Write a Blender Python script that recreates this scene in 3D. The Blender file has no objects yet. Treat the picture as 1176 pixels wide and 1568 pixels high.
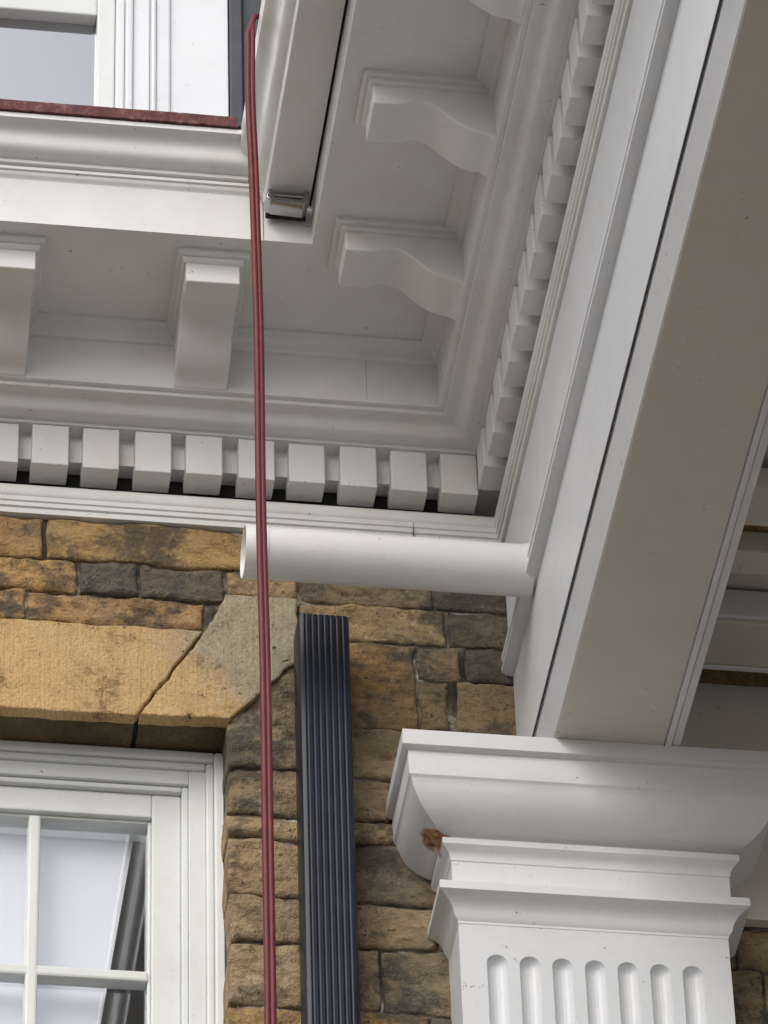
import bpy, bmesh, math, random
from mathutils import Vector, Matrix, noise
random.seed(7)
scn=bpy.context.scene
COL=scn.collection

# ------------------------------------------------------------------ materials
def newmat(name):
    m=bpy.data.materials.new(name); m.use_nodes=True
    nt=m.node_tree; b=nt.nodes['Principled BSDF']; return m,nt,b
def N(nt,t,**kw):
    n=nt.nodes.new(t)
    for k,v in kw.items(): setattr(n,k,v)
    return n
def noise_n(nt,scale,detail=3,rough=.6,vec=None):
    n=N(nt,'ShaderNodeTexNoise'); n.inputs['Scale'].default_value=scale
    n.inputs['Detail'].default_value=detail; n.inputs['Roughness'].default_value=rough
    if vec is not None: nt.links.new(vec,n.inputs['Vector'])
    return n
def ramp(nt,src,stops):
    r=N(nt,'ShaderNodeValToRGB'); e=r.color_ramp.elements
    e[0].position,e[0].color=stops[0][0],(*stops[0][1],1)
    e[1].position,e[1].color=stops[-1][0],(*stops[-1][1],1)
    for p,c in stops[1:-1]:
        x=e.new(p); x.color=(*c,1)
    nt.links.new(src,r.inputs[0]); return r
def mix(nt,fac,a,b,mode='MIX'):
    m=N(nt,'ShaderNodeMix',data_type='RGBA',blend_type=mode)
    if isinstance(fac,(int,float)): m.inputs[0].default_value=fac
    else: nt.links.new(fac,m.inputs[0])
    for i,s in ((6,a),(7,b)):
        if isinstance(s,tuple): m.inputs[i].default_value=(*s,1)
        else: nt.links.new(s,m.inputs[i])
    return m.outputs[2]
def bump(nt,b,h,strength,dist):
    n=N(nt,'ShaderNodeBump'); n.inputs['Strength'].default_value=strength
    n.inputs['Distance'].default_value=dist; nt.links.new(h,n.inputs['Height'])
    nt.links.new(n.outputs[0],b.inputs['Normal'])
def pos(nt,scale=(1,1,1)):
    g=N(nt,'ShaderNodeNewGeometry'); m=N(nt,'ShaderNodeMapping')
    m.inputs['Scale'].default_value=scale; nt.links.new(g.outputs['Position'],m.inputs[0])
    return m.outputs[0]

def paint(name,c=(.80,.80,.79),dirt=.08,rough=.42,rot=None,grime=.5):
    m,nt,b=newmat(name)
    p=pos(nt)
    n1=noise_n(nt,3.5,4,.62,p)
    r1=ramp(nt,n1.outputs[0],[(.30,tuple(x*(1-dirt) for x in c)),(.66,c)])
    n2=noise_n(nt,48,4,.8,p)
    spk=ramp(nt,n2.outputs[0],[(.67,(0,0,0)),(.71,(1,1,1))])
    col=mix(nt,spk.outputs[0],r1.outputs[0],tuple(x*.40 for x in (c[0],c[1]*.92,c[2]*.80)))
    n6=noise_n(nt,8,5,.75,p)
    yl=ramp(nt,n6.outputs[0],[(.50,(0,0,0)),(.72,(grime,grime,grime))])
    col=mix(nt,yl.outputs[0],col,(c[0]*.86,c[1]*.82,c[2]*.74))
    if rot:
        g=N(nt,'ShaderNodeNewGeometry'); vm=N(nt,'ShaderNodeVectorMath',operation='DISTANCE')
        nt.links.new(g.outputs['Position'],vm.inputs[0]); vm.inputs[1].default_value=rot[:3]
        nn=noise_n(nt,26,3,.6,p); ma=N(nt,'ShaderNodeMath',operation='MULTIPLY_ADD')
        nt.links.new(nn.outputs[0],ma.inputs[0]); ma.inputs[1].default_value=.045
        nt.links.new(vm.outputs['Value'],ma.inputs[2])
        rr=ramp(nt,ma.outputs[0],[(rot[3]+.014,(1,1,1)),(rot[3]+.0155,(0,0,0))])
        n3=noise_n(nt,90,3,.6,pos(nt,(.5,1,2)))
        rc=ramp(nt,n3.outputs[0],[(.35,(.16,.06,.025)),(.5,(.44,.21,.09)),(.68,(.60,.40,.26))])
        col=mix(nt,rr.outputs[0],col,rc.outputs[0])
    nt.links.new(col,b.inputs['Base Color'])
    b.inputs['Roughness'].default_value=rough
    n4=noise_n(nt,11,3,.6,p)
    ad=N(nt,'ShaderNodeMath',operation='MULTIPLY_ADD'); nt.links.new(n2.outputs[0],ad.inputs[0])
    ad.inputs[1].default_value=.25; nt.links.new(n4.outputs[0],ad.inputs[2])
    bump(nt,b,ad.outputs[0],.30,.006)
    return m
M_white=paint('white_gloss_paint',(.75,.775,.81),grime=.25)
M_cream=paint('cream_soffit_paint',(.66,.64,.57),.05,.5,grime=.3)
M_trim=paint('cornice_paint',(.76,.765,.755),.10,.45)
M_cap=paint('capital_paint',(.78,.79,.80),.08,.42,rot=(1.181,-.112,6.922,.036),grime=.35)
M_upvc=paint('white_pipe_plastic',(.78,.78,.77),.06,.3,grime=.3)
M_frame=paint('window_frame_paint',(.73,.76,.75),.10,.4)

def brickmat():
    m,nt,b=newmat('weathered_stock_brick')
    a=N(nt,'ShaderNodeVertexColor',layer_name='Col'); p=pos(nt)
    n0=noise_n(nt,5.2,5,.76,p)
    n1=noise_n(nt,20,6,.78,pos(nt,(1,1,2.0))); n2=noise_n(nt,75,4,.75,p); n3=noise_n(nt,260,2,.6,p)
    r1=ramp(nt,n1.outputs[0],[(.36,(.28,.255,.235)),(.45,(.74,.71,.67)),(.55,(1,1,1)),(.68,(1.30,1.27,1.2))])
    c=mix(nt,.85,a.outputs[0],r1.outputs[0],'MULTIPLY')
    # grey weathering film, then black soot
    n7=noise_n(nt,7,5,.7,pos(nt,(1.3,1,.8)))
    r7=ramp(nt,n7.outputs[0],[(.45,(0,0,0)),(.65,(.45,.45,.45))])
    c=mix(nt,r7.outputs[0],c,(.22,.195,.16))
    r0=ramp(nt,n0.outputs[0],[(.50,(0,0,0)),(.585,(.78,.78,.78))])
    c=mix(nt,r0.outputs[0],c,(.072,.064,.055))
    r2=ramp(nt,n2.outputs[0],[(.60,(0,0,0)),(.68,(1,1,1))])
    c=mix(nt,r2.outputs[0],c,(.045,.038,.032))
    r3=ramp(nt,n3.outputs[0],[(.64,(0,0,0)),(.75,(.7,.7,.7))])
    c=mix(nt,r3.outputs[0],c,(.47,.42,.33))
    nt.links.new(c,b.inputs['Base Color']); b.inputs['Roughness'].default_value=.92
    s=N(nt,'ShaderNodeMath',operation='ADD'); nt.links.new(n2.outputs[0],s.inputs[0]); nt.links.new(n1.outputs[0],s.inputs[1])
    bump(nt,b,s.outputs[0],1.0,.012); return m
M_brick=brickmat()
def mortarmat():
    m,nt,b=newmat('lime_mortar'); p=pos(nt)
    n1=noise_n(nt,9,4,.7,p); n2=noise_n(nt,150,3,.7,p)
    r=ramp(nt,n1.outputs[0],[(.38,(.03,.026,.022)),(.49,(.09,.075,.06)),(.57,(.22,.18,.14)),(.64,(.58,.56,.52))])
    nt.links.new(r.outputs[0],b.inputs['Base Color']); b.inputs['Roughness'].default_value=.95
    bump(nt,b,n2.outputs[0],1,.006); return m
M_mortar=mortarmat()
def farbrick():
    m,nt,b=newmat('brick_wall_distant')
    g=N(nt,'ShaderNodeNewGeometry'); s=N(nt,'ShaderNodeSeparateXYZ'); c=N(nt,'ShaderNodeCombineXYZ')
    nt.links.new(g.outputs['Position'],s.inputs[0]); nt.links.new(s.outputs[0],c.inputs[0]); nt.links.new(s.outputs[2],c.inputs[1])
    t=N(nt,'ShaderNodeTexBrick'); nt.links.new(c.outputs[0],t.inputs['Vector'])
    t.inputs['Scale'].default_value=1; t.inputs['Brick Width'].default_value=.225; t.inputs['Row Height'].default_value=.076
    t.inputs['Mortar Size'].default_value=.005
    t.inputs['Color1'].default_value=(.30,.21,.12,1); t.inputs['Color2'].default_value=(.16,.12,.08,1); t.inputs['Mortar'].default_value=(.16,.13,.1,1)
    n=noise_n(nt,12,4,.7); r=ramp(nt,n.outputs[0],[(.35,(.4,.4,.4)),(.65,(1,1,1))])
    nt.links.new(mix(nt,1,t.outputs[0],r.outputs[0],'MULTIPLY'),b.inputs['Base Color']); b.inputs['Roughness'].default_value=.9
    bump(nt,b,t.outputs['Fac'],-.6,.01); return m
M_far=farbrick()
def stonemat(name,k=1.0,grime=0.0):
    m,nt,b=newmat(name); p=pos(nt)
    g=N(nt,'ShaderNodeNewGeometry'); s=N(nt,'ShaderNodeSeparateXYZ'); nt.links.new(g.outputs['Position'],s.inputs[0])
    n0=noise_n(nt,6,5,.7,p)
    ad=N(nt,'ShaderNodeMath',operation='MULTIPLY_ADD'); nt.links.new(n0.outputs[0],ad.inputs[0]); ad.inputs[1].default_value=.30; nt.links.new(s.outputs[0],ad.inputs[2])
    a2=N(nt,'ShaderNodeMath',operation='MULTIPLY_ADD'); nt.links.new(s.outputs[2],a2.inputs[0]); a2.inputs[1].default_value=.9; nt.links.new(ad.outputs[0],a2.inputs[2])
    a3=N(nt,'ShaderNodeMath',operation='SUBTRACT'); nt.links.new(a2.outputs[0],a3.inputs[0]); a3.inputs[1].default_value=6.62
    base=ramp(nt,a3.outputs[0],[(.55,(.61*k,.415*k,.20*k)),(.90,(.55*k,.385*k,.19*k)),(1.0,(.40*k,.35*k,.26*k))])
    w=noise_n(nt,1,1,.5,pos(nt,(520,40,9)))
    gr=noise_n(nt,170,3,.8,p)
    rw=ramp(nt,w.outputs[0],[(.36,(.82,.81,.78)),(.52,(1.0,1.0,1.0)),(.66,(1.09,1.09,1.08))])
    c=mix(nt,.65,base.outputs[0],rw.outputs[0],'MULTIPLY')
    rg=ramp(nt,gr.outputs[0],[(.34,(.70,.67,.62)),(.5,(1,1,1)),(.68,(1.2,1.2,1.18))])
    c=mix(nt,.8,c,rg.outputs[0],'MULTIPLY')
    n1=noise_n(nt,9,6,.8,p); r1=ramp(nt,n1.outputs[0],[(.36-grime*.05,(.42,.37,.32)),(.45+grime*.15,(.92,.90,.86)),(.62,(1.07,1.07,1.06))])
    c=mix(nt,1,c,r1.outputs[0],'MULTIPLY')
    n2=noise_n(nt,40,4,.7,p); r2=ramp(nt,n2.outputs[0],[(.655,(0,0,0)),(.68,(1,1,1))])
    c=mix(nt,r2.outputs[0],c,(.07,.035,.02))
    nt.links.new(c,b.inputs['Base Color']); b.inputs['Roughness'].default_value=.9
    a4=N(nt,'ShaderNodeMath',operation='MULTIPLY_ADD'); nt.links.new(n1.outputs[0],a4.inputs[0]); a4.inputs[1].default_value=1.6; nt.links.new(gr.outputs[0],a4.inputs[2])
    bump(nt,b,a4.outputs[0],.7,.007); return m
M_stone=stonemat('tooled_sandstone')
M_stone2=stonemat('shaded_sandstone',.26,1.0)  # darkened copy of the lintel stone; underside shade is put into its colour
def simple(name,c,rough=.5,metal=0,var=.25,bs=.2,scale=30,c2=None):
    m,nt,b=newmat(name); p=pos(nt); n=noise_n(nt,scale,4,.7,p)
    r=ramp(nt,n.outputs[0],[(.3,tuple(x*(1-var) for x in c)),(.55,c),(.7,c2 or tuple(x*(1+var) for x in c))])
    nt.links.new(r.outputs[0],b.inputs['Base Color']); b.inputs['Roughness'].default_value=rough; b.inputs['Metallic'].default_value=metal
    bump(nt,b,n.outputs[0],bs,.003); return m
M_down=simple('dark_blue_coated_metal',(.0075,.013,.027),.36,0,.35,.15,14)
M_down.node_tree.nodes['Principled BSDF'].inputs['Specular IOR Level'].default_value=.35
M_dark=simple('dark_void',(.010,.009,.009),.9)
M_red=simple('red_cable_sheath',(.140,.014,.019),.55,0,.3,.3,60)
M_flash=simple('red_painted_flashing',(.15,.045,.045),.75,0,.6,.9,55,(.26,.16,.14))
M_slate=simple('dark_slate_cladding',(.045,.05,.06),.55,0,.3,.4,12)
M_chrome=simple('polished_steel',(.42,.42,.43),.12,1,.1,.1,20)
M_och=simple('rough_ochre_timber',(.36,.25,.10),.9,0,.5,1,70)
M_ground=simple('concrete_paving',(.215,.198,.168),.9,0,.12,.3,2)
M_black=simple('black_mastic',(.01,.01,.01),.5)
M_reflection=simple('sky_reflection_white',(.88,.89,.94),.8,0,.02,.05,3)  # pale bluish white standing for sky reflected in the lower window
M_crack=simple('grimy_paint_crack',(.16,.145,.12),.9,0,.4,.3,90)
def glassmat(name,fac,clear):
    m,nt,b=newmat(name)
    gl=N(nt,'ShaderNodeBsdfGlossy'); gl.inputs['Roughness'].default_value=.008; gl.inputs['Color'].default_value=(.90,.92,.95,1)
    b.inputs['Base Color'].default_value=(.02,.022,.03,1); b.inputs['Roughness'].default_value=.1
    t=N(nt,'ShaderNodeBsdfTransparent'); t.inputs['Color'].default_value=(.96,.97,.98,1)
    mx=N(nt,'ShaderNodeMixShader'); mx.inputs[0].default_value=fac
    nt.links.new((t if clear else b).outputs[0],mx.inputs[1]); nt.links.new(gl.outputs[0],mx.inputs[2])
    nt.links.new(mx.outputs[0],nt.nodes['Material Output'].inputs[0]); return m
M_glass=glassmat('window_glass',.12,True)
M_glass2=glassmat('reflective_window_glass',.56,False)

# ------------------------------------------------------------------ helpers
def empty(name,loc=(0,0,0)):
    e=bpy.data.objects.new(name,None); COL.objects.link(e); e.location=(0,0,0); e.empty_display_size=.2; return e
def obj(name,verts,faces,mat,parent=None,bevel=0,smooth=False,segs=2):
    me=bpy.data.meshes.new(name); me.from_pydata([tuple(v) for v in verts],[],faces)
    bm=bmesh.new(); bm.from_mesh(me); bmesh.ops.recalc_face_normals(bm,faces=bm.faces); bm.to_mesh(me); bm.free()
    me.materials.append(mat); o=bpy.data.objects.new(name,me); COL.objects.link(o)
    if parent: o.parent=parent
    if smooth:
        for f in me.polygons: f.use_smooth=True
        bm=bmesh.new(); bm.from_mesh(me)
        for e in bm.edges:
            if len(e.link_faces)==2 and e.calc_face_angle(0)>math.radians(32): e.smooth=False
        bm.to_mesh(me); bm.free()
    if bevel:
        b=o.modifiers.new('bev','BEVEL'); b.width=bevel; b.segments=segs; b.limit_method='ANGLE'; b.angle_limit=math.radians(40)
    return o
BF=[(0,1,2,3),(4,5,6,7),(0,1,5,4),(1,2,6,5),(2,3,7,6),(3,0,4,7)]
def bv(x0,x1,y0,y1,z0,z1):
    return [(x0,y0,z0),(x1,y0,z0),(x1,y1,z0),(x0,y1,z0),(x0,y0,z1),(x1,y0,z1),(x1,y1,z1),(x0,y1,z1)]
def boxes(name,L,mat,parent=None,bevel=.002):
    V=[];F=[]
    for b in L:
        n=len(V); V+=bv(*b); F+=[tuple(i+n for i in f) for f in BF]
    return obj(name,V,F,mat,parent,bevel)
def loft(name,rings,mat,parent=None,smooth=True,closed=True,caps=True,bevel=0):
    n=len(rings[0]); V=[p for r in rings for p in r]; F=[]
    for k in range(len(rings)-1):
        for i in range(n if closed else n-1):
            j=(i+1)%n; F.append((k*n+i,k*n+j,(k+1)*n+j,(k+1)*n+i))
    if caps:
        F.append(tuple(range(n))); F.append(tuple((len(rings)-1)*n+i for i in range(n)))
    return obj(name,V,F,mat,parent,bevel,smooth)
def arc(p0,p1,bulge,n=6):
    (x0,z0),(x1,z1)=p0,p1; dx,dz=x1-x0,z1-z0; L=math.hypot(dx,dz); nx,nz=-dz/L,dx/L
    return [(x0+dx*t+nx*bulge*4*t*(1-t),z0+dz*t+nz*bulge*4*t*(1-t)) for t in [i/n for i in range(n+1)]]
def cyma(p0,p1,amp,n=10):
    (x0,z0),(x1,z1)=p0,p1; dx,dz=x1-x0,z1-z0; L=math.hypot(dx,dz); nx,nz=-dz/L,dx/L
    return [(x0+dx*t+nx*amp*math.sin(2*math.pi*t),z0+dz*t+nz*amp*math.sin(2*math.pi*t)) for t in [i/n for i in range(n+1)]]

XF=1.35; YE=-3.6; XE=-4.0

# ------------------------------------------------------------------ cornice (wall run + portico return)
cornice=empty('cornice')
prof=[(-.10,7.694),(.005,7.694),(.006,7.705),(.010,7.707),(.010,7.716),(.013,7.718),(.013,7.728)]
prof+=arc((.014,7.729),(.011,7.757),-.004)
prof+=[(.005,7.760),(-.056,7.761),(-.058,7.764),(-.058,7.812),(.019,7.813),(.020,7.874),(.054,7.874),(.054,7.881)]
prof+=cyma((.058,7.882),(.116,7.906),-.006)
prof+=[(.118,7.907),(.118,7.915),(.128,7.916),(.130,7.920),(.130,8.018),(.136,8.019)]
prof+=arc((.138,8.022),(.158,8.046),.006)
prof+=[(.163,8.047),(.163,8.053),(.384,8.053),(.384,8.0505),(.399,8.0505),(.399,8.158)]
prof+=arc((.400,8.160),(.408,8.172),-.002,3)+[(.412,8.173),(.412,8.18),(-.10,8.18)]
rings=[[(XE,-p,z) for p,z in prof],[(XF-p,-p,z) for p,z in prof],[(XF-p,YE,z) for p,z in prof]]
loft('cornice_mouldings',rings,M_trim,cornice)
boxes('dentil_recess_shade_fill',[(XE+.01,1.30,.014,.054,7.7625,7.8110),(1.366,1.404,YE+.01,-.05,7.7625,7.8110)],M_dark,cornice,0)  # black fill set in the recess to paint its shade
D=[]
def jit(a): return random.uniform(-a,a)
for k in range(-30,9):
    r=.539+.0955*k; j=jit(.0022)
    D.append((r-.068+j,r+j+jit(.001),-.049+jit(.0018),.008,7.777+jit(.0018),7.8735))
y=-.062
while y-.07>YE:
    j=jit(.0018); D.append((XF-.049+jit(.0015),XF+.008,y-.068+j,y+j,7.777+jit(.0014),7.8735)); y-=.0957
boxes('dentils',D,M_trim,cornice,.0022)
# modillions
mp=[(.12,8.06),(.346,8.06),(.346,7.985),(.296,7.985)]
mp+=[(.286,7.990),(.272,7.996),(.255,7.997),(.238,7.990),(.223,7.976),(.209,7.961),(.195,7.948),(.180,7.938),(.164,7.932),(.147,7.929),(.138,7.924),(.131,7.917),(.12,7.917)]
def modillion(i,c,axis):
    for nm,hw,pr in (('modillion',.050,mp),
                     ('modillion_cap_lower',.057,[(.12,8.060),(.353,8.060),(.353,8.034),(.347,8.030),(.12,8.030)]),
                     ('modillion_cap_upper',.066,[(.12,8.062),(.364,8.062),(.364,8.045),(.359,8.041),(.12,8.041)])):
        if axis=='x': R=[[(c+s*hw,-p,z) for p,z in pr] for s in (-1,1)]
        else: R=[[(XF-p,c+s*hw,z) for p,z in pr] for s in (-1,1)]
        loft('%s_%d'%(nm,i),R,M_trim,cornice,True,bevel=.0022 if nm!='modillion' else .003)
i=0
for k in range(-10,1): i+=1; modillion(i,.774+.3745*k,'x')
for k in range(8): i+=1; modillion(i,-.409-.3755*k,'y')
# crown of wall run
cr=[(-.02,8.182),(.414,8.182),(.418,8.184),(.418,8.192),(.424,8.193)]
cr+=cyma((.426,8.194),(.466,8.244),-.006,12)
cr+=[(.474,8.245),(.474,8.256),(.2,8.275),(-.02,8.29)]
loft('crown_moulding',[[(XE,-p,z) for p,z in cr],[(.806,-p,z) for p,z in cr],[(.832,-p,z) for p,z in cr]],M_trim,cornice)
xs=[XE+i*.5 for i in range(9)]+[.02+i*.006 for i in range(132)]
V=[];F=[]
for x in xs:
    w=noise.noise(Vector((x*5,0,3)))*.0022+noise.noise(Vector((x*110,5,3)))*.0007
    t=noise.noise(Vector((x*6,9,1)))*.0020+noise.noise(Vector((x*120,9,1)))*.0006
    V+=[(x,-.480-w,8.2575+noise.noise(Vector((x*90,2,7)))*.0014),(x,-.483-w,8.279+t),(x,-.2,8.306),(x,0.0,8.314),(x,0,8.28),(x,-.2,8.276)]
n=6
for a in range(len(xs)-1):
    for b in range(6):
        c=(b+1)%6; F.append((a*n+b,a*n+c,(a+1)*n+c,(a+1)*n+b))
F+=[tuple(range(6)),tuple((len(xs)-1)*n+b for b in range(6))]
obj('roof_flashing',V,F,M_flash,cornice)
boxes('flashing_open_end',[(.807,.836,-.472,-.1,8.257,8.268)],M_dark,cornice,0)
cracks=[(.8605,.8618,-.3996,-.390,8.051,8.158),(.30,.3010,-.0136,-.0,7.700,7.755),(1.182,1.1830,-.0136,0,7.700,7.755),
        (1.085,1.0856,-.1304,-.12,7.921,8.017),(.35,.3506,-.1304,-.12,7.921,8.017)]
boxes('paint_cracks',cracks,M_crack,cornice,0)

# ------------------------------------------------------------------ gutter on portico eave
gut=empty('eaves_gutter')
gp=[(.9440,8.130),(.868,8.130),(.863,8.133),(.861,8.142)]+cyma((.860,8.150),(.820,8.222),.006,12)+[(.815,8.228),(.813,8.262),(.818,8.264),(.820,8.245),(.866,8.150),(.9440,8.146)]
loft('gutter_trough',[[(x,y,z) for x,z in gp] for y in (-.425,YE)],M_trim,gut)
loft('gutter_end_bead',[[(x-.002 if x<.9 else x,y,z-.002 if z<8.2 else z) for x,z in gp] for y in (-.412,-.424)],M_trim,gut)
boxes('gutter_gap_shade_strip',[(.9445,.9505,YE,-.40,8.147,8.26)],M_dark,gut,0)  # dark strip added to close the gap, painting the shade between gutter and fascia
cp=[(.864,8.128),(.860,8.108),(.868,8.098),(.930,8.094),(.938,8.102),(.940,8.128),(.932,8.128),(.929,8.110),(.924,8.106),(.874,8.109),(.872,8.128)]
loft('steel_bracket',[[(x,y,z) for x,z in cp] for y in (-.456,-.418)],M_chrome,gut,True,bevel=.002)
boxes('steel_bracket_plate',[(.867,.935,-.450,-.416,8.116,8.1285)],M_chrome,gut,.004)
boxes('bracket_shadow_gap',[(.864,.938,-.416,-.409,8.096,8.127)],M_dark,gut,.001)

# ------------------------------------------------------------------ portico entablature beam
port=empty('portico_entablature')
bp=[(1.352,7.72),(1.352,7.445)]+arc((1.350,7.442),(1.337,7.428),-.003,4)+[(1.337,7.418),(1.342,7.415)]
bp+=arc((1.342,7.413),(1.336,7.400),.003,4)+[(1.336,7.392),(1.344,7.387),(1.357,7.385),(1.357,7.137),(1.3580,7.1365),(1.3580,7.180),(1.3635,7.180),(1.3635,7.128),(1.3645,7.126),(1.383,7.0835),(1.60,7.0835),(1.60,7.72)]
loft('beam_face',[[(x,y,z) for x,z in bp] for y in (-.001,YE)],M_white,port)
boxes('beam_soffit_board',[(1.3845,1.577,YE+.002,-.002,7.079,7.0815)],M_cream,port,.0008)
boxes('beam_inner_bead',[(1.5795,1.590,YE+.002,-.002,7.074,7.086),(1.592,1.607,YE+.002,-.002,7.080,7.30)],M_trim,port,.002)
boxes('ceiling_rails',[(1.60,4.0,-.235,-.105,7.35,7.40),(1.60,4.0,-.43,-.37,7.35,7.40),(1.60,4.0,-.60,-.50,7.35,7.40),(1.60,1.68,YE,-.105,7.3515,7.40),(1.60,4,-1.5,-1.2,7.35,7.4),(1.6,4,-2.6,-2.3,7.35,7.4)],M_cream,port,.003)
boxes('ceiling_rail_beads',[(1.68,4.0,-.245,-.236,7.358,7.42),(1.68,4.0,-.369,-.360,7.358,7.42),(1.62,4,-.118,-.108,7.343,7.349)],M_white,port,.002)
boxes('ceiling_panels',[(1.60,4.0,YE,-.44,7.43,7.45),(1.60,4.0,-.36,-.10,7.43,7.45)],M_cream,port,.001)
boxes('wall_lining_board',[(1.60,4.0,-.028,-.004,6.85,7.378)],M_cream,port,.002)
boxes('exposed_lath',[(1.60,4.0,-.022,-.003,7.382,7.47),(1.6,4,-.44,-.37,7.405,7.425)],M_och,port,.004)
boxes('roof_slab',[(.96,4.0,YE,-.001,8.182,8.25),(XF+.06,4.0,YE,-.001,7.725,8.179)],M_trim,port,.001)

# ------------------------------------------------------------------ pilaster with capital
pil=empty('fluted_pilaster')
ps=.112; xL,xR=1.2165,1.687
cpf=[(.213,7.0785),(.214,7.046),(.209,7.042),(.203,7.041),(.202,7.034),(.2035,7.030),(.202,6.990),(.199,6.986)]
cpf+=arc((.198,6.984),(.135,6.912),.014,10)
cpf+=[(.130,6.911),(.130,6.906),(.138,6.905),(.138,6.893)]+arc((.135,6.890),(.123,6.868),-.004,4)+[(.121,6.866),(.121,6.824)]
cpf+=[(.123,6.820),(.147,6.806),(.148,6.789)]+arc((.143,6.786),(.119,6.754),-.006,5)+[(ps+.001,6.746),(ps+.001,6.741)]
def pring(p,z):
    o=p-ps; return [(xL-o,.0,z),(xL-o,-p,z),(xR+o,-p,z),(xR+o,.0,z)]
loft('capital',[pring(p,z) for p,z in cpf],M_cap,pil,True,closed=True,caps=True)
shaft=boxes('shaft',[(xL,xR,-ps,.004,0.35,6.7415)],M_white,pil,0)
bm=bmesh.new()
for k in range(7):
    cx=1.2805+.0565*k; r=.0185; seg=20
    cy=-ps-.003
    zt=6.680
    lv=[(.6,r)]+[(zt-r+r*math.sin(a)*1.0, r*math.cos(a)) for a in [math.radians(d) for d in (0,15,30,45,60,75,86)]]
    prev=None
    bot=None
    for z,rr in lv:
        vs=[bm.verts.new((cx+rr*math.cos(2*math.pi*i/seg),cy+rr*math.sin(2*math.pi*i/seg),z)) for i in range(seg)]
        if prev:
            for i in range(seg): bm.faces.new((prev[i],prev[(i+1)%seg],vs[(i+1)%seg],vs[i]))
        else: bot=vs
        prev=vs
    bm.faces.new(prev); bm.faces.new(list(reversed(bot)))
bmesh.ops.recalc_face_normals(bm,faces=bm.faces)
me=bpy.data.meshes.new('cut'); bm.to_mesh(me); bm.free()
cut=bpy.data.objects.new('cut',me); COL.objects.link(cut)
md=shaft.modifiers.new('fl','BOOLEAN'); md.operation='DIFFERENCE'; md.object=cut; md.solver='EXACT'
dg=bpy.context.evaluated_depsgraph_get()
nm=bpy.data.meshes.new_from_object(shaft.evaluated_get(dg)); shaft.modifiers.clear(); shaft.data=nm
bpy.data.objects.remove(cut)
boxes('plinth',[(xL-.05,xR+.05,-ps-.05,.003,0,.35)],M_white,pil,.01)

# ------------------------------------------------------------------ brick building
house=empty('brick_building')
OX=.835; LZ=7.237
core=[(OX+.012,4,.007,.32,0,7.692),(-4,OX+.012,.009,.32,7.25,7.692),(-4,-.72,.009,.32,0,7.25),(-.72,OX+.012,.009,.32,0,5.2)]
boxes('masonry_core',core,M_mortar,house,0)
boxes('brickwork_far',[(1.96,4,.001,.0055,0,7.69),(.36,1.96,.001,.0055,0,6.15),(-4,-.72,.001,.0055,0,7.69),(-.72,.10,.001,.0055,7.46,7.69),(-.72,.36,.001,.0055,0,5.2)],M_far,house,0)
st_left=[(-4,7.226),(.668,7.236),(.790,7.441),(-4,7.436)]
st_right=[(.676,7.2365),(.838,7.240),(.962,7.386),(.964,7.530),(.832,7.529),(.798,7.443)]
V=[];F=[];CL=[]
def lin(c): return tuple(((v/255+.055)/1.055)**2.4 if v>10 else v/255/12.92 for v in c)
yel=[lin(c) for c in ((211,174,116),(206,166,110),(198,160,108),(208,174,124))]
brn=[lin(c) for c in ((186,161,124),(178,152,116),(168,146,114),(181,158,124),(163,144,115),(190,163,122),(157,138,112))]
drk=[lin(c) for c in ((122,108,90),(134,118,96),(106,96,84))]
def brick(x0,x1,z0,z1,col,rough,back=.012):
    nx=max(5,int((x1-x0)/.006)); nz=max(5,int((z1-z0)/.006)); off=random.uniform(-.002,.003)
    sd=random.uniform(0,100); base=len(V)
    rr=.005
    q=random.uniform(.72,1.05); col2=tuple(c*q for c in col); ang=random.uniform(-1,1)
    for j in range(nz+1):
        for i in range(nx+1):
            u=i/nx;v=j/nz; x=x0+(x1-x0)*u; zz=z0+(z1-z0)*v
            e=min((x-x0),(x1-x),(zz-z0),(z1-zz)); d=0
            ch=.4+1.3*max(0,noise.noise(Vector((x*40,sd+20,zz*40))))
            if e<rr*2*ch: d=(1-e/(rr*2*ch))**2*.007*ch
            s=noise.noise(Vector((x*7,sd,zz*24)))
            terr=math.floor(s*5+.5)/5*.0056
            h=(terr+noise.noise(Vector((x*24,sd,zz*70)))*.0030+noise.noise(Vector((x*70,sd,zz*120)))*.0020)*rough
            wx=noise.noise(Vector((x*16,3,zz*16)))*.006; wz=noise.noise(Vector((x*11,9,zz*11)))*.008+noise.noise(Vector((x*40,9,zz*40)))*.003
            yy=min(-h+d-off,.0064)
            V.append((x+wx,max(yy,-.0105),zz+wz))
            t=max(0,min(1,.5+1.6*noise.noise(Vector((x*8+ang*4,sd+40,zz*20)))))
            CL.append(tuple(a*(1-t)+b*t for a,b in zip(col,col2)))
    W=nx+1
    for j in range(nz):
        for i in range(nx):
            a=base+j*W+i; F.append((a,a+1,a+W+1,a+W))
    border=[base+i for i in range(W)]+[base+j*W+nx for j in range(1,nz+1)]+[base+nz*W+i for i in range(nx-1,-1,-1)]+[base+j*W for j in range(nz-1,0,-1)]
    nb=len(V)
    for b in border:
        v=V[b]; V.append((v[0],back,v[2])); CL.append(CL[b])
    L=len(border)
    for k in range(L):
        F.append((border[k],nb+k,nb+(k+1)%L,border[(k+1)%L]))
def pick(pal,s0=.90,s1=1.08):
    s=random.uniform(s0,s1); return tuple(c*s for c in random.choice(pal))
J=.006
for a,b in [(.10,.497),(.507,.905),(.912,1.12),(1.127,1.24),(1.247,1.37)]:
    brick(a,b,7.597,7.690,pick(yel) if a<.9 else pick(brn),.35 if a<.9 else .7)
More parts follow.
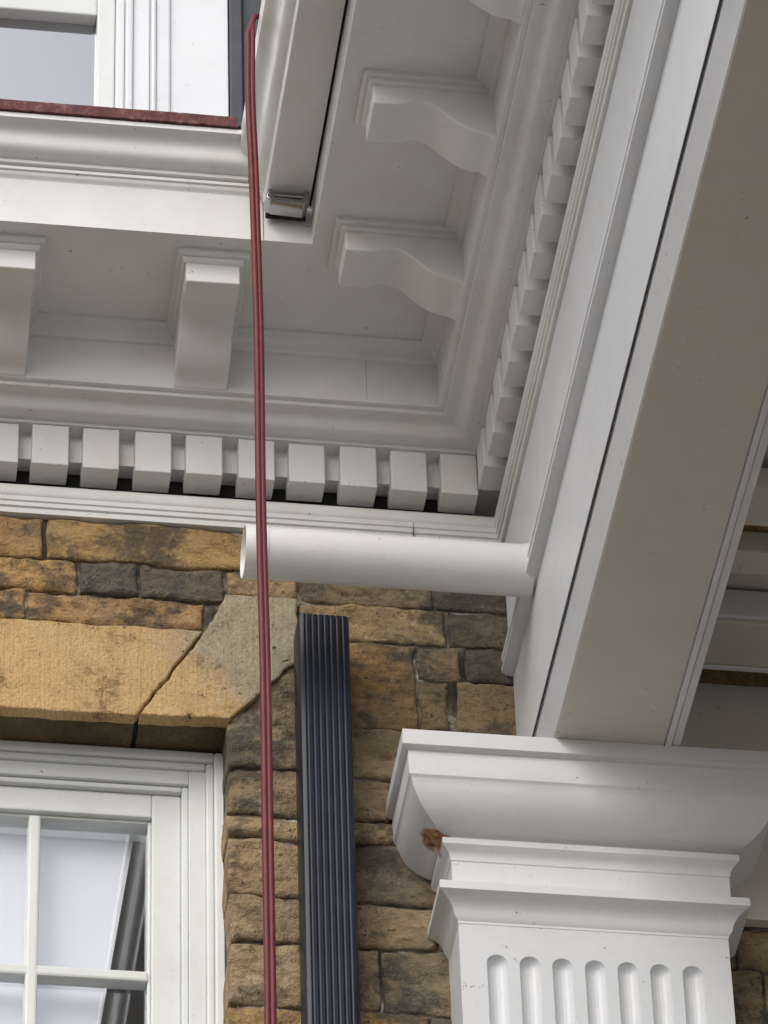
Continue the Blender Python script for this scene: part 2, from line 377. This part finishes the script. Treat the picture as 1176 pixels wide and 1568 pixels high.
for a,b,p in [(.10,.405,yel),(.411,.560,yel),(.567,.672,drk),(.679,.830,drk)]:
    brick(a,b,7.518,7.591,pick(p),.9 if p is yel else 1.5)
for a,b,p in [(.838,.965,brn),(.971,1.215,brn),(1.221,1.37,drk)]:
    brick(a,b,7.535,7.591,pick(p),1.2)
for a,b,p in [(.10,.47,yel),(.476,.79,yel)]: brick(a,b,7.446,7.512,pick(p),1.9)
for a,b,p in [(.968,1.235,brn),(1.243,1.37,drk)]: brick(a,b,7.450,7.529,pick(p,.85,1),1.3)
brick(.968,1.178,7.246,7.444,tuple(c*.66 for c in pick(yel)),.9)
for a,b,p in [(1.184,1.262,brn),(1.272,1.37,drk)]: brick(a,b,7.370,7.444,pick(p,.8,1),1.2)
for a,b,p in [(1.184,1.235,brn),(1.252,1.37,brn)]: brick(a,b,7.246,7.364,pick(p,.7,.9),1.2)
brick(.84,.964,7.238,7.39,tuple(c*.85 for c in pick(brn)),1.1)
z=7.241; alt=0
hs=[.112,.098,.050,.128,.096,.134,.07,.115,.092,.11,.09,.1,.1,.1]
for h in hs:
    z0,z1=z-h+J,z
    if z1<6.12: break
    x=OX; first=True; alt=1-alt
    while x<1.97:
        L=random.uniform(.24,.36) if alt else random.uniform(.13,.20)
        alt=1-alt
        if h<.06: L*=1.3
        x1=x+L
        if not(xL+.03<x and x1<xR-.03):
            t=random.random(); col=pick(brn) if t<.74 else (pick(yel,.78,.92) if t<.90 else pick(drk))
            brick(x,x1,z0,z1,col,1.3,.105 if first else .012)
        x=x1+random.uniform(.004,.008); first=False
    z-=h
me=bpy.data.meshes.new('brick_courses'); me.from_pydata(V,[],F)
ca=me.color_attributes.new('Col','FLOAT_COLOR','POINT')
for i,c in enumerate(CL): ca.data[i].color=(*c,1)
me.materials.append(M_brick)
for f in me.polygons: f.use_smooth=True
o=bpy.data.objects.new('brick_courses',me); COL.objects.link(o); o.parent=house
def ragged(P,step=.012,amp=.0026,xmin=.15):
    out=[]
    for (x0,z0),(x1,z1) in zip(P,P[1:]+P[:1]):
        L=math.hypot(x1-x0,z1-z0); n=max(1,int(L/step)) if max(x0,x1)>xmin else 1
        n=min(n,70)
        for k in range(n):
            t=k/n
            if L>3:
                t=(k/n)**.35 if x1>x0 else 1-((n-k)/n)**.35
            x=x0+(x1-x0)*t; z=z0+(z1-z0)*t
            a=amp if k else 0
            out.append((x+noise.noise(Vector((x*60,1,z*60)))*a*1.6,z+noise.noise(Vector((x*60,7,z*60)))*a*1.6))
    return out
def stone(name,P,y0,y1,mat=M_stone,rag=True):
    Q=ragged(P) if rag else P
    R=[]
    for y,ins in ((y0,.0035),(y0+.0012,.0012),(y0+.004,0),(y1,0)):
        ring=[]
        n=len(Q)
        for i,(x,z) in enumerate(Q):
            a=Q[i-1];b=Q[(i+1)%n]; tx,tz=b[0]-a[0],b[1]-a[1]; l=math.hypot(tx,tz) or 1
            nx,nz=-tz/l,tx/l
            k=ins*(1+1.2*noise.noise(Vector((x*45,3,z*45))))
            ring.append((x+nx*k,y,z+nz*k))
        R.append(ring)
    return loft(name,R,mat,house,False)
stone('lintel_stone_long',st_left,-.006,.020)
stone('lintel_stone_springer',st_right,-.009,.020)
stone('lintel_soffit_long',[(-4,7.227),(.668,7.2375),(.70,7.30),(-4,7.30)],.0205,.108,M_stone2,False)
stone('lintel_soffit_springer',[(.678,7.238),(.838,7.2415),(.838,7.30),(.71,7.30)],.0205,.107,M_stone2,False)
boxes('lintel_joint_mastic',[(.60,.84,.022,.105,7.243,7.30)],M_dark,house,0)

# lower window
def frame(name,x0,x1,z0,z1,w,y0,y1,mat,bev=.003):
    boxes(name,[(x0,x0+w,y0,y1,z0,z1),(x1-w,x1,y0,y1,z0,z1),(x0+w,x1-w,y0+.0005,y1,z1-w,z1),(x0+w,x1-w,y0+.0005,y1,z0,z0+w)],mat,house,bev)
wx0=-.72
frame('window_casing_outer',wx0,.840,5.2,7.236,.020,.086,.20,M_frame,.004)
frame('window_casing_mid',wx0+.02,.820,5.22,7.216,.014,.094,.20,M_frame,.004)
frame('window_casing_inner',wx0+.034,.806,5.234,7.202,.030,.102,.20,M_frame,.002)
frame('window_stop_bead',wx0+.064,.776,5.264,7.172,.012,.110,.20,M_frame,.003)
frame('sash_frame',wx0+.076,.764,5.276,7.160,.052,.122,.19,M_frame,.003)
frame('sash_inner_bead',wx0+.128,.712,5.328,7.108,.006,.134,.19,M_frame,.002)
bars=[]
for k in range(7):
    c=.504-.2005*k
    if c>wx0+.15: bars.append((c-.011,c+.011,.128,.162,5.33,7.103))
for k in range(6):
    c=6.766-.325*k
    if c>5.4: bars.append((wx0+.13,.708,.1285,.161,c-.011,c+.011))
boxes('glazing_bars',bars,M_frame,house,.005)
boxes('window_glass',[(wx0+.13,.709,.150,.1515,5.33,7.105)],M_glass,house,0)
boxes('mastic_bead',[(.836,.846,.075,.10,5.2,7.236)],M_black,house,0)
bz0,bz1=5.2,7.22
def bx(z): return .687+(z-7.12)*.135
obj('sky_reflection_sheet',[(wx0,.195,bz0),(bx(bz0),.195,bz0),(bx(bz1),.195,bz1),(wx0,.195,bz1),(wx0,.198,bz0),(bx(bz0),.198,bz0),(bx(bz1),.198,bz1),(wx0,.198,bz1)],BF,M_reflection,house)  # sheet added behind the glass; slanted edge imitates a reflection in the pane
for nm,o1,wd,mt_ in (('reflection_line_inner',.014,.003,M_slate),('reflection_line_outer',.036,.005,M_slate)):  # thin grey strips added to imitate reflected gutter lines
    obj(nm,[(bx(bz0)+o1,.222,bz0),(bx(bz0)+o1+wd,.222,bz0),(bx(bz1)+o1+wd,.222,bz1),(bx(bz1)+o1,.222,bz1),(bx(bz0)+o1,.225,bz0),(bx(bz0)+o1+wd,.225,bz0),(bx(bz1)+o1+wd,.225,bz1),(bx(bz1)+o1,.225,bz1)],BF,mt_,house)
boxes('room_back',[(wx0-.1,1.3,1.2,1.25,5.0,8.3),(1.0,1.05,.33,1.2,5,8.3),(wx0-.1,1.3,.33,1.2,8.25,8.3)],M_dark,house,0)

# upper wall + window above the cornice
boxes('upper_window_board',[(.729,.846,-.012,.1,8.2,10.5)],M_white,house,.002)
boxes('upper_window_trim',[(.700,.7285,-.022,.1,8.2,10.5),(.690,.6995,-.030,.1,8.2,10.5),(.655,.6895,-.004,.1,8.2,10.5),(.640,.6545,-.014,.1,8.2,10.5),(.622,.6395,.004,.1,8.2,10.5)],M_white,house,.004)
boxes('upper_sash',[(.585,.6215,.02,.1,8.2,10.5),(-.6,.585,.021,.1,9.052,9.12),(-.6,.585,.021,.1,8.2,8.4)],M_frame,house,.004)
boxes('upper_glass',[(-.6,.586,.05,.054,8.4,10.4)],M_glass2,house,0)
boxes('upper_interior',[(-.6,.586,.12,.16,8.3,10.4)],M_dark,house,0)
boxes('upper_wall',[(-4,-.6,-.002,.3,8.2,10.5),(-.6,.62,-.002,.3,9.9,10.5)],M_white,house,.002)
boxes('slate_cladding',[(.848,.874,-.02,.3,8.2,10.5),(.876,1.6,.0,.3,8.2,10.5),(1.6,4,.002,.3,8.2,10.5)],M_slate,house,.003)

# ------------------------------------------------------------------ drainpipe (ribbed rectangular)
dp=empty('drainpipe')
x0,x1,yf,yb=.9515,1.0445,-.102,-.030
P=[(x0+.004,yb),(x0,yb-.004),(x0,yf+.008),(x0+.003,yf+.002),(x0+.008,yf)]
nr=7; w=(x1-x0-.016)/nr
for k in range(nr):
    a=x0+.008+w*k
    P+=[(a+w*.20,yf-.0002),(a+w*.36,yf+.0015),(a+w*.5,yf+.0019),(a+w*.64,yf+.0015),(a+w*.80,yf-.0002)]
P+=[(x1-.008,yf),(x1-.003,yf+.002),(x1,yf+.008),(x1,yb-.004),(x1-.004,yb)]
cxm,cym=(x0+x1)/2,(yf+yb)/2
def sc(P,s,z): return [(cxm+(x-cxm)*s,cym+(y-cym)*s,z) for x,y in P]
loft('pipe_body',[sc(P,1,.0),sc(P,1,7.408),sc(P,.97,7.418),sc(P,.90,7.420),sc(P,.88,7.30)],M_down,dp,True,caps=False)
boxes('pipe_inside',[(x0+.006,x1-.006,yf+.006,yb-.006,7.38,7.402)],M_dark,dp,0)
boxes('wall_clip',[(x0-.004,x1+.004,yb-.006,.01,5.2,5.25),(x0+.02,x1-.02,yb,.02,7.30,7.33)],M_down,dp,.001)

# ------------------------------------------------------------------ white waste pipe
wp=empty('white_waste_pipe')
def tube(name,pts,mat,parent):
    seg=40; R=[]
    c=[(math.cos(2*math.pi*i/seg),math.sin(2*math.pi*i/seg)) for i in range(seg)]
    for x,rr in pts: R.append([(x,-.25+a*rr,7.426+b*rr) for a,b in c])
    return loft(name,R,mat,parent,True,caps=False)
tube('pipe_barrel',[(.876,.0475),(1.352,.0475)],M_upvc,wp)
tube('pipe_collar',[(.90,.030),(.836,.0470),(.8355,.0475),(.836,.0485),(.838,.0490),(.874,.0490),(.8765,.0487),(.8775,.0475)],M_upvc,wp)
tube('pipe_flange',[(1.325,.0476),(1.335,.0485),(1.345,.0500),(1.352,.0500)],M_upvc,wp)

# ------------------------------------------------------------------ red cable
rc=empty('red_cable')
def strand(i,ph):
    cu=bpy.data.curves.new('strand_%d'%i,'CURVE'); cu.dimensions='3D'; cu.bevel_depth=.0056; cu.bevel_resolution=4
    sp=cu.splines.new('POLY'); pts=[]
    pts.append((.840,-.745,8.255)); pts.append((.817,-.748,8.272)); pts.append((.806,-.75,8.268)); pts.append((.801,-.751,8.25))
    zz=8.22
    while zz>1.0:
        t=(8.22-zz)
        xx=.797-.003*math.exp(-((t-.16)/.12)**2)+.0095*(1-math.exp(-(t/.6)**2))+.0013*math.sin(t*4.3)+.0006*math.sin(t*9+1)
        yy=-.752+.002*math.sin(t*2.3+.6)
        a=ph+.25+.3*math.sin(t*1.8)
        pts.append((xx+.0042*math.cos(a),yy+.0042*math.sin(a)*.6,zz)); zz-=.03
    sp.points.add(len(pts)-1)
    for p,q in zip(sp.points,pts): p.co=(*q,1)
    o=bpy.data.objects.new('strand_%d'%i,cu); COL.objects.link(o); cu.materials.append(M_red); o.parent=rc
strand(1,0); strand(2,math.pi)

# ------------------------------------------------------------------ ground
obj('ground',[(-400,-400,0),(400,-400,0),(400,400,0),(-400,400,0)],[(0,1,2,3)],M_ground)

# ------------------------------------------------------------------ light
w=bpy.data.worlds.new("World"); scn.world=w; w.use_nodes=True; nt=w.node_tree
bg=nt.nodes['Background']; sky=nt.nodes.new('ShaderNodeTexSky'); sky.sky_type='NISHITA'; sky.sun_disc=False
az=math.radians(208); el=math.radians(36)
sky.sun_elevation=el; sky.sun_rotation=az; sky.air_density=1.0; sky.dust_density=3.0; sky.ozone_density=1.3
hs_=nt.nodes.new('ShaderNodeHueSaturation'); hs_.inputs['Saturation'].default_value=.55
nt.links.new(sky.outputs[0],hs_.inputs['Color']); nt.links.new(hs_.outputs[0],bg.inputs[0]); bg.inputs[1].default_value=.15
sd=Vector((math.sin(az)*math.cos(el),math.cos(az)*math.cos(el),math.sin(el)))
ld=bpy.data.lights.new('sun','SUN'); ld.energy=1.32; ld.angle=math.radians(50); ld.color=(1,.975,.94)
lo=bpy.data.objects.new('sun',ld); COL.objects.link(lo); lo.rotation_euler=sd.to_track_quat('Z','Y').to_euler()

# ------------------------------------------------------------------ camera
cam=bpy.data.cameras.new('camera'); co=bpy.data.objects.new('camera',cam); COL.objects.link(co)
R=((.99042066,.06850935,.11988905),(-.13547003,.65020243,.7475859),(-.02673553,-.75666589,.65325488))
mt=Matrix.Identity(4)
for r in range(3):
    mt[r][0]=R[r][0]; mt[r][1]=-R[r][1]; mt[r][2]=-R[r][2]
mt[0][3],mt[1][3],mt[2][3]=0,-7.05,1.6
co.matrix_world=mt
cam.sensor_fit='VERTICAL'; cam.sensor_height=36; cam.lens=36*7770/1568; cam.clip_start=.05; cam.clip_end=2000
scn.camera=co
scn.view_settings.view_transform='Standard'; scn.view_settings.look='None'; scn.view_settings.exposure=0
